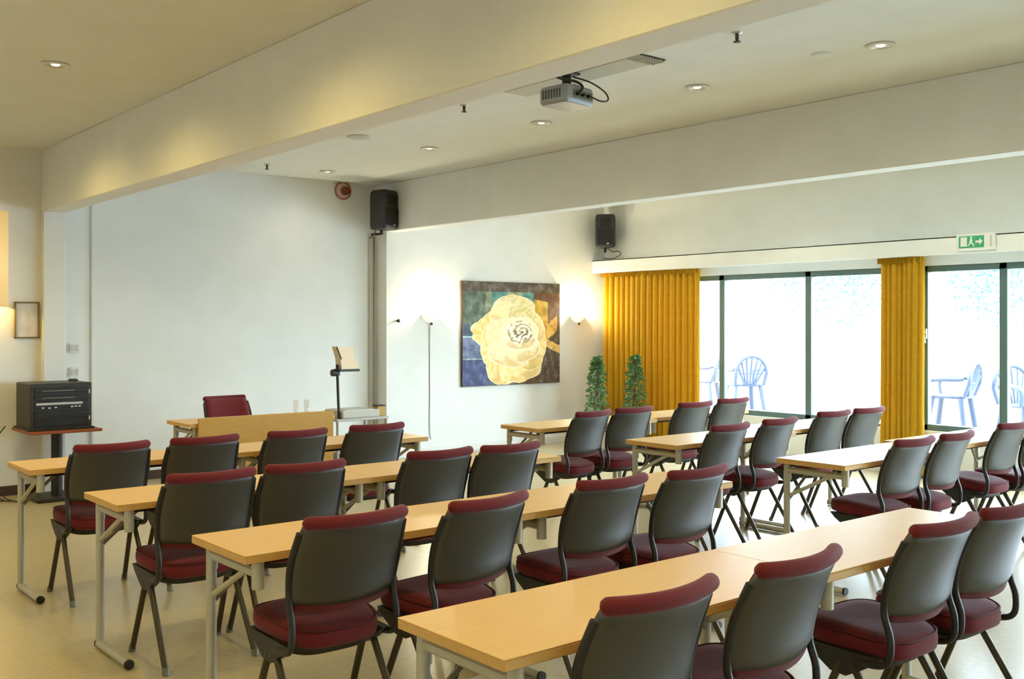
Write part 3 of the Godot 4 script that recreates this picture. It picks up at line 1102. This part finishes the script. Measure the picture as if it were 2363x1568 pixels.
# ---------------------------------------------------------------- things on the walls
# the print on the canvas: colour blocks behind, overlapping pale petals, a tight swirl in the middle
func picture_texture() -> ImageTexture:
	var w := 300
	var h := 304
	var im := Image.create(w, h, false, Image.FORMAT_RGB8)
	var n := FastNoiseLite.new()
	n.seed = 77
	n.frequency = 0.02
	n.fractal_octaves = 4
	# petals back to front: centre u, v, half sizes, turn in degrees, colour
	var pet := [
		[0.52, 0.27, 0.22, 0.15, 5.0, rgb8(226, 206, 140)], [0.30, 0.42, 0.24, 0.13, -42.0, rgb8(240, 204, 110)], [0.22, 0.46, 0.15, 0.07, 8.0, rgb8(244, 200, 104)],
		[0.33, 0.60, 0.16, 0.22, 8.0, rgb8(246, 208, 120)], [0.40, 0.84, 0.17, 0.16, -10.0, rgb8(244, 200, 112)], [0.57, 0.83, 0.22, 0.15, -8.0, rgb8(246, 214, 130)],
		[0.70, 0.66, 0.14, 0.22, 14.0, rgb8(238, 206, 110)], [0.68, 0.44, 0.14, 0.19, -24.0, rgb8(232, 200, 120)], [0.45, 0.35, 0.19, 0.15, 28.0, rgb8(248, 226, 156)],
		[0.60, 0.33, 0.16, 0.11, 20.0, rgb8(214, 196, 118)], [0.40, 0.52, 0.17, 0.17, -10.0, rgb8(250, 222, 160)], [0.46, 0.70, 0.22, 0.13, 10.0, rgb8(248, 226, 168)],
		[0.62, 0.66, 0.17, 0.12, -18.0, rgb8(250, 232, 178)], [0.57, 0.50, 0.19, 0.165, 0.0, rgb8(246, 232, 190)],
	]
	for y in h:
		for x in w:
			var u := float(x) / w
			var v := float(y) / h
			var j := n.get_noise_2d(x, y)
			var j2 := n.get_noise_2d(x * 2.0 + 500.0, y * 1.4)
			var c := rgb8(96, 68, 34)
			if v < 0.09: c = rgb8(84, 72, 54)
			elif u < 0.22: c = rgb8(92, 108, 88) if v < 0.40 else (rgb8(74, 92, 112) if v < 0.53 else (rgb8(104, 116, 150) if v < 0.74 else rgb8(62, 72, 118)))
			elif u < 0.72 and v < 0.24: c = rgb8(84, 140, 132) if (u > 0.60 or (u > 0.28 and u < 0.44)) else rgb8(140, 150, 112)
			elif u < 0.30: c = rgb8(120, 122, 92) if v < 0.7 else rgb8(70, 78, 112)
			elif u > 0.72 and u < 0.87 and v > 0.155 + (u - 0.72) * 0.2 and v < 0.56: c = rgb8(208, 164, 38) if v < 0.34 else rgb8(224, 166, 52)
			elif u > 0.72: c = rgb8(102, 64, 22) if v < 0.45 else rgb8(84, 68, 44)
			if v > 0.522 and v < 0.534 and u < 0.45: c = rgb8(196, 230, 228)
			if v > 0.735 and v < 0.748 and u < 0.2: c = rgb8(170, 196, 190)
			if u > 0.86 and u < 0.97 and absf(v - 0.42 - 0.05 * sin(u * 30.0)) < 0.08 + j * 0.06: c = rgb8(222, 170, 62)
			if u > 0.78 and absf(v - 0.60 - (u - 0.85) * 0.45) < 0.045 + j * 0.03: c = rgb8(228, 184, 96)
			c = c.lightened(clampf(j2 * 0.35, 0.0, 0.3)).darkened(clampf(-j2 * 0.45, 0.0, 0.35))
			for k in pet.size():
				var p: Array = pet[k]
				var an: float = deg_to_rad(p[4])
				var dx: float = u - p[0]
				var dy: float = v - p[1]
				var ex: float = (dx * cos(an) + dy * sin(an)) / p[2]
				var ey: float = (-dx * sin(an) + dy * cos(an)) / p[3]
				var rr := pow(pow(absf(ex), 2.4) + pow(absf(ey), 2.4), 1.0 / 2.4) + j * 0.10
				if rr < 1.0:
					var pc: Color = p[5]
					var vein := sin(ex * 9.0 + ey * 4.0 + j * 8.0 + k)
					pc = pc.lerp(rgb8(255, 246, 214), clampf(0.25 + 0.25 * vein, 0.0, 0.5))
					if rr > 0.94: pc = pc.lerp(rgb8(255, 250, 226), 0.45)
					elif ey > 0.15 and k > 3: pc = pc.lerp(rgb8(214, 172, 96), clampf(ey * 0.6 + j, 0.0, 0.6))
					c = pc
			var sx := u - 0.57
			var sy := v - 0.49
			var sr := sqrt(sx * sx + sy * sy * 1.3)
			if sr < 0.135 + j * 0.03:
				var sa := atan2(sy, sx)
				var sp := sin(sr * 120.0 - sa * 2.0 + j * 6.0 + j2 * 3.0)
				c = rgb8(244, 230, 192)
				if sp > 0.45: c = rgb8(178, 162, 116)
				elif sp < -0.6: c = rgb8(255, 250, 234)
				if sp > 0.2 and sy > -0.02 and sy < 0.06 and sx > -0.08: c = rgb8(128, 118, 84)
			im.set_pixel(x, y, c)
	return ImageTexture.create_from_image(im)

func build_wall_things() -> void:
	# painting
	var p := thing("rose_painting", "large square painting of a cream yellow rose on a dark ground", "painting", P(7.90, 0.755, 9.60))
	var st := mb()
	box(st, Vector3(0, 0.615, 0.018), Vector3(1.52, 1.23, 0.034), 0.003)
	part("stretcher", st, M.dark_brown, p)
	var pm := mat("rose_print", Color.WHITE, 0.6)
	pm.albedo_texture = picture_texture()
	var q := QuadMesh.new()
	q.size = Vector2(1.51, 1.22)
	var qi := MeshInstance3D.new()
	qi.mesh = q
	qi.material_override = pm
	qi.name = "canvas"
	p.add_child(qi)
	qi.position = Vector3(0, 0.615, 0.0362)
	# little dark knob on the wall
	var kn := thing("coat_hook", "small dark knob-shaped hook on the wall left of the uplighter with the cord", "hook", P(6.27, 1.52, 9.60))
	st = mb()
	lathe(st, [[0.001, 0.045], [0.014, 0.042], [0.020, 0.032], [0.018, 0.022], [0.010, 0.014], [0.012, 0.0], [0.001, 0.0]], 16, Vector3.ZERO, Basis(Vector3(1, 0, 0), PI / 2))
	part("head", st, M.brass, kn)
	# framed notice
	var f := thing("picture_frame", "small wooden framed notice hanging above the audio rack", "picture frame", P(2.462, 1.36, 9.66))
	st = mb()
	for e in [[-0.095, 0.16, 0.014, 0.32], [0.095, 0.16, 0.014, 0.32]]:
		box(st, Vector3(e[0], e[1], 0.011), Vector3(e[2], e[3], 0.022), 0.003)
	for y in [0.007, 0.313]:
		box(st, Vector3(0, y, 0.011), Vector3(0.204, 0.014, 0.022), 0.003)
	part("frame", st, M.frame_wood, f)
	st = mb()
	box(st, Vector3(0, 0.16, 0.006), Vector3(0.18, 0.30, 0.008), 0.0)
	part("sheet", st, textured(mat("notice_print", Color.WHITE, 0.5), noise_tex(71, 0.02, rgb8(206, 198, 178), rgb8(226, 220, 214), 3, 128), Vector3(4, 3, 1)), f)
	# switch boxes on the white wall
	for k in 2:
		var sw := thing("wall_switch", ["upper pale switch box on the wall above the audio rack", "lower pale switch box on the wall above the audio rack"][k], "switch", P(2.905, [1.22, 1.00][k], 9.82), 0.0, "switches by the pier")
		st = mb()
		box(st, Vector3(0, 0.045, 0.014), Vector3(0.085, 0.09, 0.028), 0.005)
		part("housing", st, M.white_plastic, sw)
		for j in 2:
			st = mb()
			box(st, Vector3(-0.018 + 0.036 * j, 0.045, 0.030), Vector3(0.03, 0.055, 0.006), 0.002)
			part("rocker", st, M.plate_grey, sw)
	# alarm sounder
	var al := thing("alarm_sounder", "round red fire alarm sounder high on the white wall by the loudspeaker", "fire alarm", P(5.70, 2.93, 9.82))
	st = mb()
	var rb := Basis(Vector3(1, 0, 0), PI / 2)
	lathe(st, [[0.095, 0.0], [0.098, 0.012], [0.094, 0.022], [0.074, 0.026], [0.001, 0.026]], 28, Vector3.ZERO, rb)
	part("base", st, M.alarm_base, al)
	st = mb()
	lathe(st, [[0.092, 0.020], [0.099, 0.024], [0.099, 0.034], [0.090, 0.036], [0.084, 0.028]], 28, Vector3.ZERO, rb)
	part("rim", st, M.alarm_red, al)
	st = mb()
	lathe(st, [[0.048, 0.024], [0.046, 0.06], [0.036, 0.075], [0.018, 0.078], [0.001, 0.066]], 20, Vector3(0.02, 0.0, 0), rb)
	part("sounder_cup", st, M.alarm_cup, al)
	# loudspeakers
	loudspeaker(P(5.985, 2.50, 9.44), 0.35, "black loudspeaker mounted in the corner under the ceiling beside the red alarm", true)
	loudspeaker(P(9.27, 2.455, 9.38), -0.75, "dark grey loudspeaker mounted above the wide yellow curtain", false)
	# cable duct in the corner
	var cd := thing("cable_duct", "pale vertical cable duct with a cable below the corner loudspeaker", "cable duct", P(6.06, 0.09, 9.82))
	st = mb()
	box(st, Vector3(0, 1.19, 0.014), Vector3(0.05, 2.38, 0.028), 0.004)
	part("duct", st, M.plate_grey, cd)
	st = mb()
	tube(st, [Vector3(0.035, 0.0, 0.01), Vector3(0.035, 1.2, 0.008), Vector3(0.032, 2.36, 0.02)], 0.005, 6)
	part("cable", st, M.cord_dark, cd)
	# exit sign on the pelmet
	var ex := thing("exit_sign", "green and white emergency exit sign above the right window", "exit sign", P(9.255, 2.165, 4.56))
	st = mb()
	box(st, Vector3(-0.018, 0.07, 0), Vector3(0.036, 0.15, 0.36), 0.006)
	part("housing", st, M.white_plastic, ex)
	st = mb()
	box(st, Vector3(-0.0375, 0.07, -0.035), Vector3(0.003, 0.108, 0.235), 0.001)
	part("green_panel", st, M.exit_green, ex)
	var face_b := Basis(Vector3(0, 0, 1), Vector3(0, 1, 0), Vector3(-1, 0, 0))
	# white symbols: doorway, running figure, arrow
	st = mb()
	prism(st, PackedVector2Array([Vector2(-0.135, 0.03), Vector2(-0.075, 0.03), Vector2(-0.075, 0.115), Vector2(-0.135, 0.115)]), 0.002, Vector3(-0.0395, 0, 0), face_b)
	part("door_symbol", st, M.white_plastic, ex)
	st = mb()
	var head := PackedVector2Array()
	for k in 12:
		head.append(Vector2(-0.035 + cos(TAU * k / 12) * 0.011, 0.108 + sin(TAU * k / 12) * 0.011))
	prism(st, head, 0.002, Vector3(-0.0395, 0, 0), face_b)
	prism(st, PackedVector2Array([Vector2(-0.048, 0.095), Vector2(-0.022, 0.093), Vector2(-0.026, 0.062), Vector2(-0.006, 0.045), Vector2(-0.010, 0.026), Vector2(-0.020, 0.028), Vector2(-0.018, 0.042), Vector2(-0.040, 0.056), Vector2(-0.062, 0.030), Vector2(-0.070, 0.036), Vector2(-0.050, 0.064)]), 0.002, Vector3(-0.0395, 0, 0), face_b)
	part("running_figure", st, M.white_plastic, ex)
	st = mb()
	prism(st, PackedVector2Array([Vector2(0.005, 0.060), Vector2(0.04, 0.060), Vector2(0.04, 0.040), Vector2(0.072, 0.070), Vector2(0.04, 0.100), Vector2(0.04, 0.080), Vector2(0.005, 0.080)]), 0.002, Vector3(-0.0395, 0, 0), face_b)
	part("arrow", st, M.white_plastic, ex)
	st = mb()
	box(st, Vector3(-0.037, 0.072, 0.145), Vector3(0.004, 0.10, 0.02), 0.001)
	part("grille", st, M.plate_grey, ex)

func loudspeaker(at: Vector3, turn: float, label: String, wire: bool) -> void:
	var t := thing("loudspeaker", label, "loudspeaker", at, turn, "wall loudspeakers")
	var st := mb()
	# trapezoid body, front towards +z, rounded corners; height 0.42
	var rows := []
	for lv in [[0.0, 0.86], [0.012, 0.95], [0.04, 1.0], [0.36, 1.0], [0.40, 0.95], [0.418, 0.82]]:
		var ring := []
		for q in round_rect(0.27, 0.25, 0.05, 5):
			var z: float = q.y
			var w := 1.0 - 0.32 * clampf((0.125 - z) / 0.25, 0.0, 1.0)
			ring.append(Vector3(q.x * w * lv[1], lv[0], z * lv[1]))
		rows.append(ring)
	grid(st, rows, true)
	cap(st, rows[0], Vector3(0, 0.2, 0))
	cap(st, rows[-1], Vector3(0, 0.2, 0))
	part("cabinet", st, M.black_plastic, t)
	st = mb()
	prism(st, round_rect(0.20, 0.20, 0.03, 5, Vector2(0, 0.135)), 0.012, Vector3(0, 0, 0.124), Basis(), false)
	part("woofer_grille", st, M.grille_black, t)
	st = mb()
	prism(st, round_rect(0.13, 0.11, 0.02, 4, Vector2(0, 0.31)), 0.012, Vector3(0, 0, 0.124), Basis(), false)
	part("horn", st, M.grille_black, t)
	st = mb()
	box(st, Vector3(0.03, 0.045, 0.1315), Vector3(0.03, 0.016, 0.004), 0.001)
	part("badge", st, M.silver, t)
	st = mb()
	tube(st, [Vector3(0, -0.05, -0.02), Vector3(0, 0.02, -0.02)], 0.018, 12)
	tube(st, [Vector3(0, -0.045, -0.02), Vector3(0, -0.045, -0.16)], 0.012, 10)
	part("bracket", st, M.cap_black, t)
	st = mb()
	if wire:
		tube(st, curve([Vector3(-0.05, 0.03, -0.05), Vector3(-0.055, -0.05, -0.08), Vector3(-0.03, -0.09, -0.16)]), 0.006, 6)
	else:
		tube(st, curve([Vector3(0.02, 0.0, -0.05), Vector3(0.10, -0.05, -0.03), Vector3(0.16, -0.04, -0.04), Vector3(0.20, -0.08, -0.03), Vector3(0.12, -0.13, -0.03), Vector3(0.02, -0.14, -0.04), Vector3(-0.02, -0.12, -0.06)]), 0.005, 6)
	part("speaker_cable", st, M.cord_dark, t)

# ---------------------------------------------------------------- things on the ceiling
func build_ceiling_things() -> void:
	# long plate with the projector and a slotted vent
	var pl := thing("ceiling_plate", "long pale mounting plate on the ceiling above the projector", "ceiling plate", P(4.36, CEIL, 4.70))
	var st := mb()
	box(st, Vector3(0, -0.008, 0), Vector3(0.21, 0.016, 1.10), 0.004)
	part("plate", st, M.plate_grey, pl)
	var v := thing("ceiling_vent", "small dark slotted vent at the near end of the ceiling plate", "vent", P(4.37, CEIL, 4.09))
	st = mb()
	box(st, Vector3(0, -0.004, 0), Vector3(0.23, 0.008, 0.10), 0.002)
	part("backing", st, M.vent_dark, v)
	for k in 10:
		st = mb()
		box(st, Vector3(-0.103 + k * 0.0229, -0.012, 0), Vector3(0.008, 0.012, 0.10), 0.002)
		part("slat", st, M.plate_grey, v)
	var pr := thing("ceiling_projector", "grey video projector hanging from the ceiling with looped cables", "projector", P(4.22, 2.80, 4.60), 0.12)
	st = mb()
	var rows := []
	for lv in [[0.0, 0.90], [0.012, 0.98], [0.03, 1.0], [0.085, 1.0], [0.105, 0.95], [0.110, 0.88]]:
		var ring := []
		for q in round_rect(0.27, 0.22, 0.03, 4):
			ring.append(Vector3(q.x * lv[1], lv[0], q.y * lv[1]))
		rows.append(ring)
	grid(st, rows, true)
	cap(st, rows[0], Vector3(0, 0.05, 0))
	cap(st, rows[-1], Vector3(0, 0.05, 0))
	part("body", st, M.projector_body, pr)
	for k in 7:
		st = mb()
		box(st, Vector3(-0.1355, 0.058, -0.07 + k * 0.022), Vector3(0.004, 0.055, 0.012), 0.001)
		part("vent_slot", st, M.projector_dark, pr)
	st = mb()
	box(st, Vector3(0.02, 0.058, 0.1105), Vector3(0.18, 0.05, 0.004), 0.001)
	part("connector_panel", st, M.steel_dark, pr)
	for k in 3:
		st = mb()
		tube(st, [Vector3(-0.04 + k * 0.05, 0.055, 0.112), Vector3(-0.04 + k * 0.05, 0.055, 0.135)], 0.010, 8)
		part("plug", st, M.cap_black, pr)
	st = mb()
	tube(st, [Vector3(0.0, 0.05, -0.13), Vector3(0.0, 0.05, -0.105)], 0.035, 16)
	part("lens", st, M.cap_black, pr)
	st = mb()
	tube(st, [Vector3(0.0, 0.10, 0.0), Vector3(0.0, 0.205, 0.0)], 0.028, 14)
	box(st, Vector3(0, 0.115, 0), Vector3(0.16, 0.012, 0.05), 0.003)
	box(st, Vector3(0, 0.115, 0), Vector3(0.05, 0.012, 0.16), 0.003)
	box(st, Vector3(0, 0.197, 0), Vector3(0.12, 0.014, 0.12), 0.003)
	part("mount", st, M.mount_dark, pr)
	st = mb()
	tube(st, curve([Vector3(0.0, 0.19, 0.03), Vector3(-0.10, 0.195, 0.03), Vector3(-0.17, 0.175, 0.02), Vector3(-0.12, 0.145, 0.05), Vector3(-0.02, 0.135, 0.09), Vector3(0.0, 0.10, 0.125), Vector3(-0.04, 0.055, 0.13)]), 0.008, 7)
	part("cable", st, M.cap_black, pr)
	st = mb()
	tube(st, curve([Vector3(0.02, 0.18, 0.03), Vector3(0.10, 0.15, 0.10), Vector3(0.19, 0.10, 0.14), Vector3(0.20, 0.05, 0.16), Vector3(0.13, 0.03, 0.16), Vector3(0.06, 0.055, 0.13)]), 0.005, 7)
	part("cable", st, M.cap_black, pr)
	# sprinkler heads
	var labs := ["dark sprinkler head on the ceiling at the upper right of the projector", "dark sprinkler head on the ceiling left of the projector", "dark sprinkler head on the ceiling farthest away, above the blank wall"]
	var sx := [4.36, 4.33, 4.48]
	var sd := [3.43, 5.78, 9.13]
	for k in 3:
		var s := thing("sprinkler", labs[k], "sprinkler", P(sx[k], CEIL, sd[k]), 0.0, "ceiling sprinklers")
		st = mb()
		lathe(st, [[0.030, 0.0], [0.028, -0.006], [0.012, -0.009]], 16)
		part("escutcheon", st, M.silver, s)
		st = mb()
		tube(st, [Vector3(0, 0, 0), Vector3(0, -0.035, 0)], 0.010, 10)
		part("stem", st, M.brass, s)
		st = mb()
		lathe(st, [[0.001, -0.052], [0.020, -0.051], [0.020, -0.047], [0.008, -0.044], [0.008, -0.034]], 14)
		part("deflector", st, M.brass, s)
	# flush ceiling discs
	var dl := ["flat round ceiling loudspeaker disc near the corner loudspeaker", "flat pale ceiling disc close to the nearest downlight of the middle bay"]
	for k in 2:
		var c := thing("ceiling_disc", dl[k], "ceiling speaker", P([4.40, 5.08][k], CEIL, [7.30, 3.40][k]), 0.0, "flush ceiling discs")
		st = mb()
		lathe(st, [[0.105 if k == 0 else 0.06, 0.0], [0.103 if k == 0 else 0.058, -0.008], [0.09 if k == 0 else 0.05, -0.012], [0.001, -0.010]], 28)
		part("disc", st, M.plate_grey if k == 0 else M.white_plastic, c)

# ---------------------------------------------------------------- plants
func build_plants() -> void:
	for k in 2:
		var q := RandomNumberGenerator.new()
		q.seed = 900 + k
		var t := thing("potted_plant", ["slender leafy potted plant in front of the white wall by the corner", "slender leafy potted plant in front of the wide yellow curtain"][k], "potted plant", P([8.62, 9.02][k], 0, [8.86, 8.62][k]), 0.0, "potted plants in the corner")
		var st := mb()
		lathe(st, [[0.001, 0.0], [0.10, 0.0], [0.105, 0.01], [0.135, 0.24], [0.145, 0.25], [0.145, 0.275], [0.128, 0.275], [0.122, 0.24]], 24)
		part("pot", st, M.terracotta, t)
		st = mb()
		lathe(st, [[0.124, 0.245], [0.06, 0.25], [0.001, 0.252]], 20)
		part("soil", st, M.soil, t)
		st = mb()
		for j in 3:
			tube(st, curve([Vector3(0.02 * (j - 1), 0.24, 0.01 * j), Vector3(0.03 * (j - 1), 0.55, -0.01), Vector3(0.015 * (1 - j), 0.85, 0.01), Vector3(0.02 * (j - 1), 1.04, 0.0)]), 0.007, 6)
		part("stem", st, M.bark, t)
		st = mb()
		var top := 1.10 + 0.01 * k
		for j in 640:
			var v := pow(q.randf(), 0.85)
			var y := lerpf(0.36, top, v)
			var rad := (0.15 if k == 0 else 0.16) * (0.25 + 0.75 * sqrt(1.0 - v)) * sqrt(q.randf())
			var a := q.randf() * TAU
			var c := Vector3(cos(a) * rad, y, sin(a) * rad)
			leaf(st, c, Vector3(cos(a), q.randf_range(-0.7, 0.5), sin(a)).normalized(), q.randf_range(0.04, 0.075), q)
		var f := part("foliage", st, M.leaf, t)
		f.set_meta("kind", "stuff")
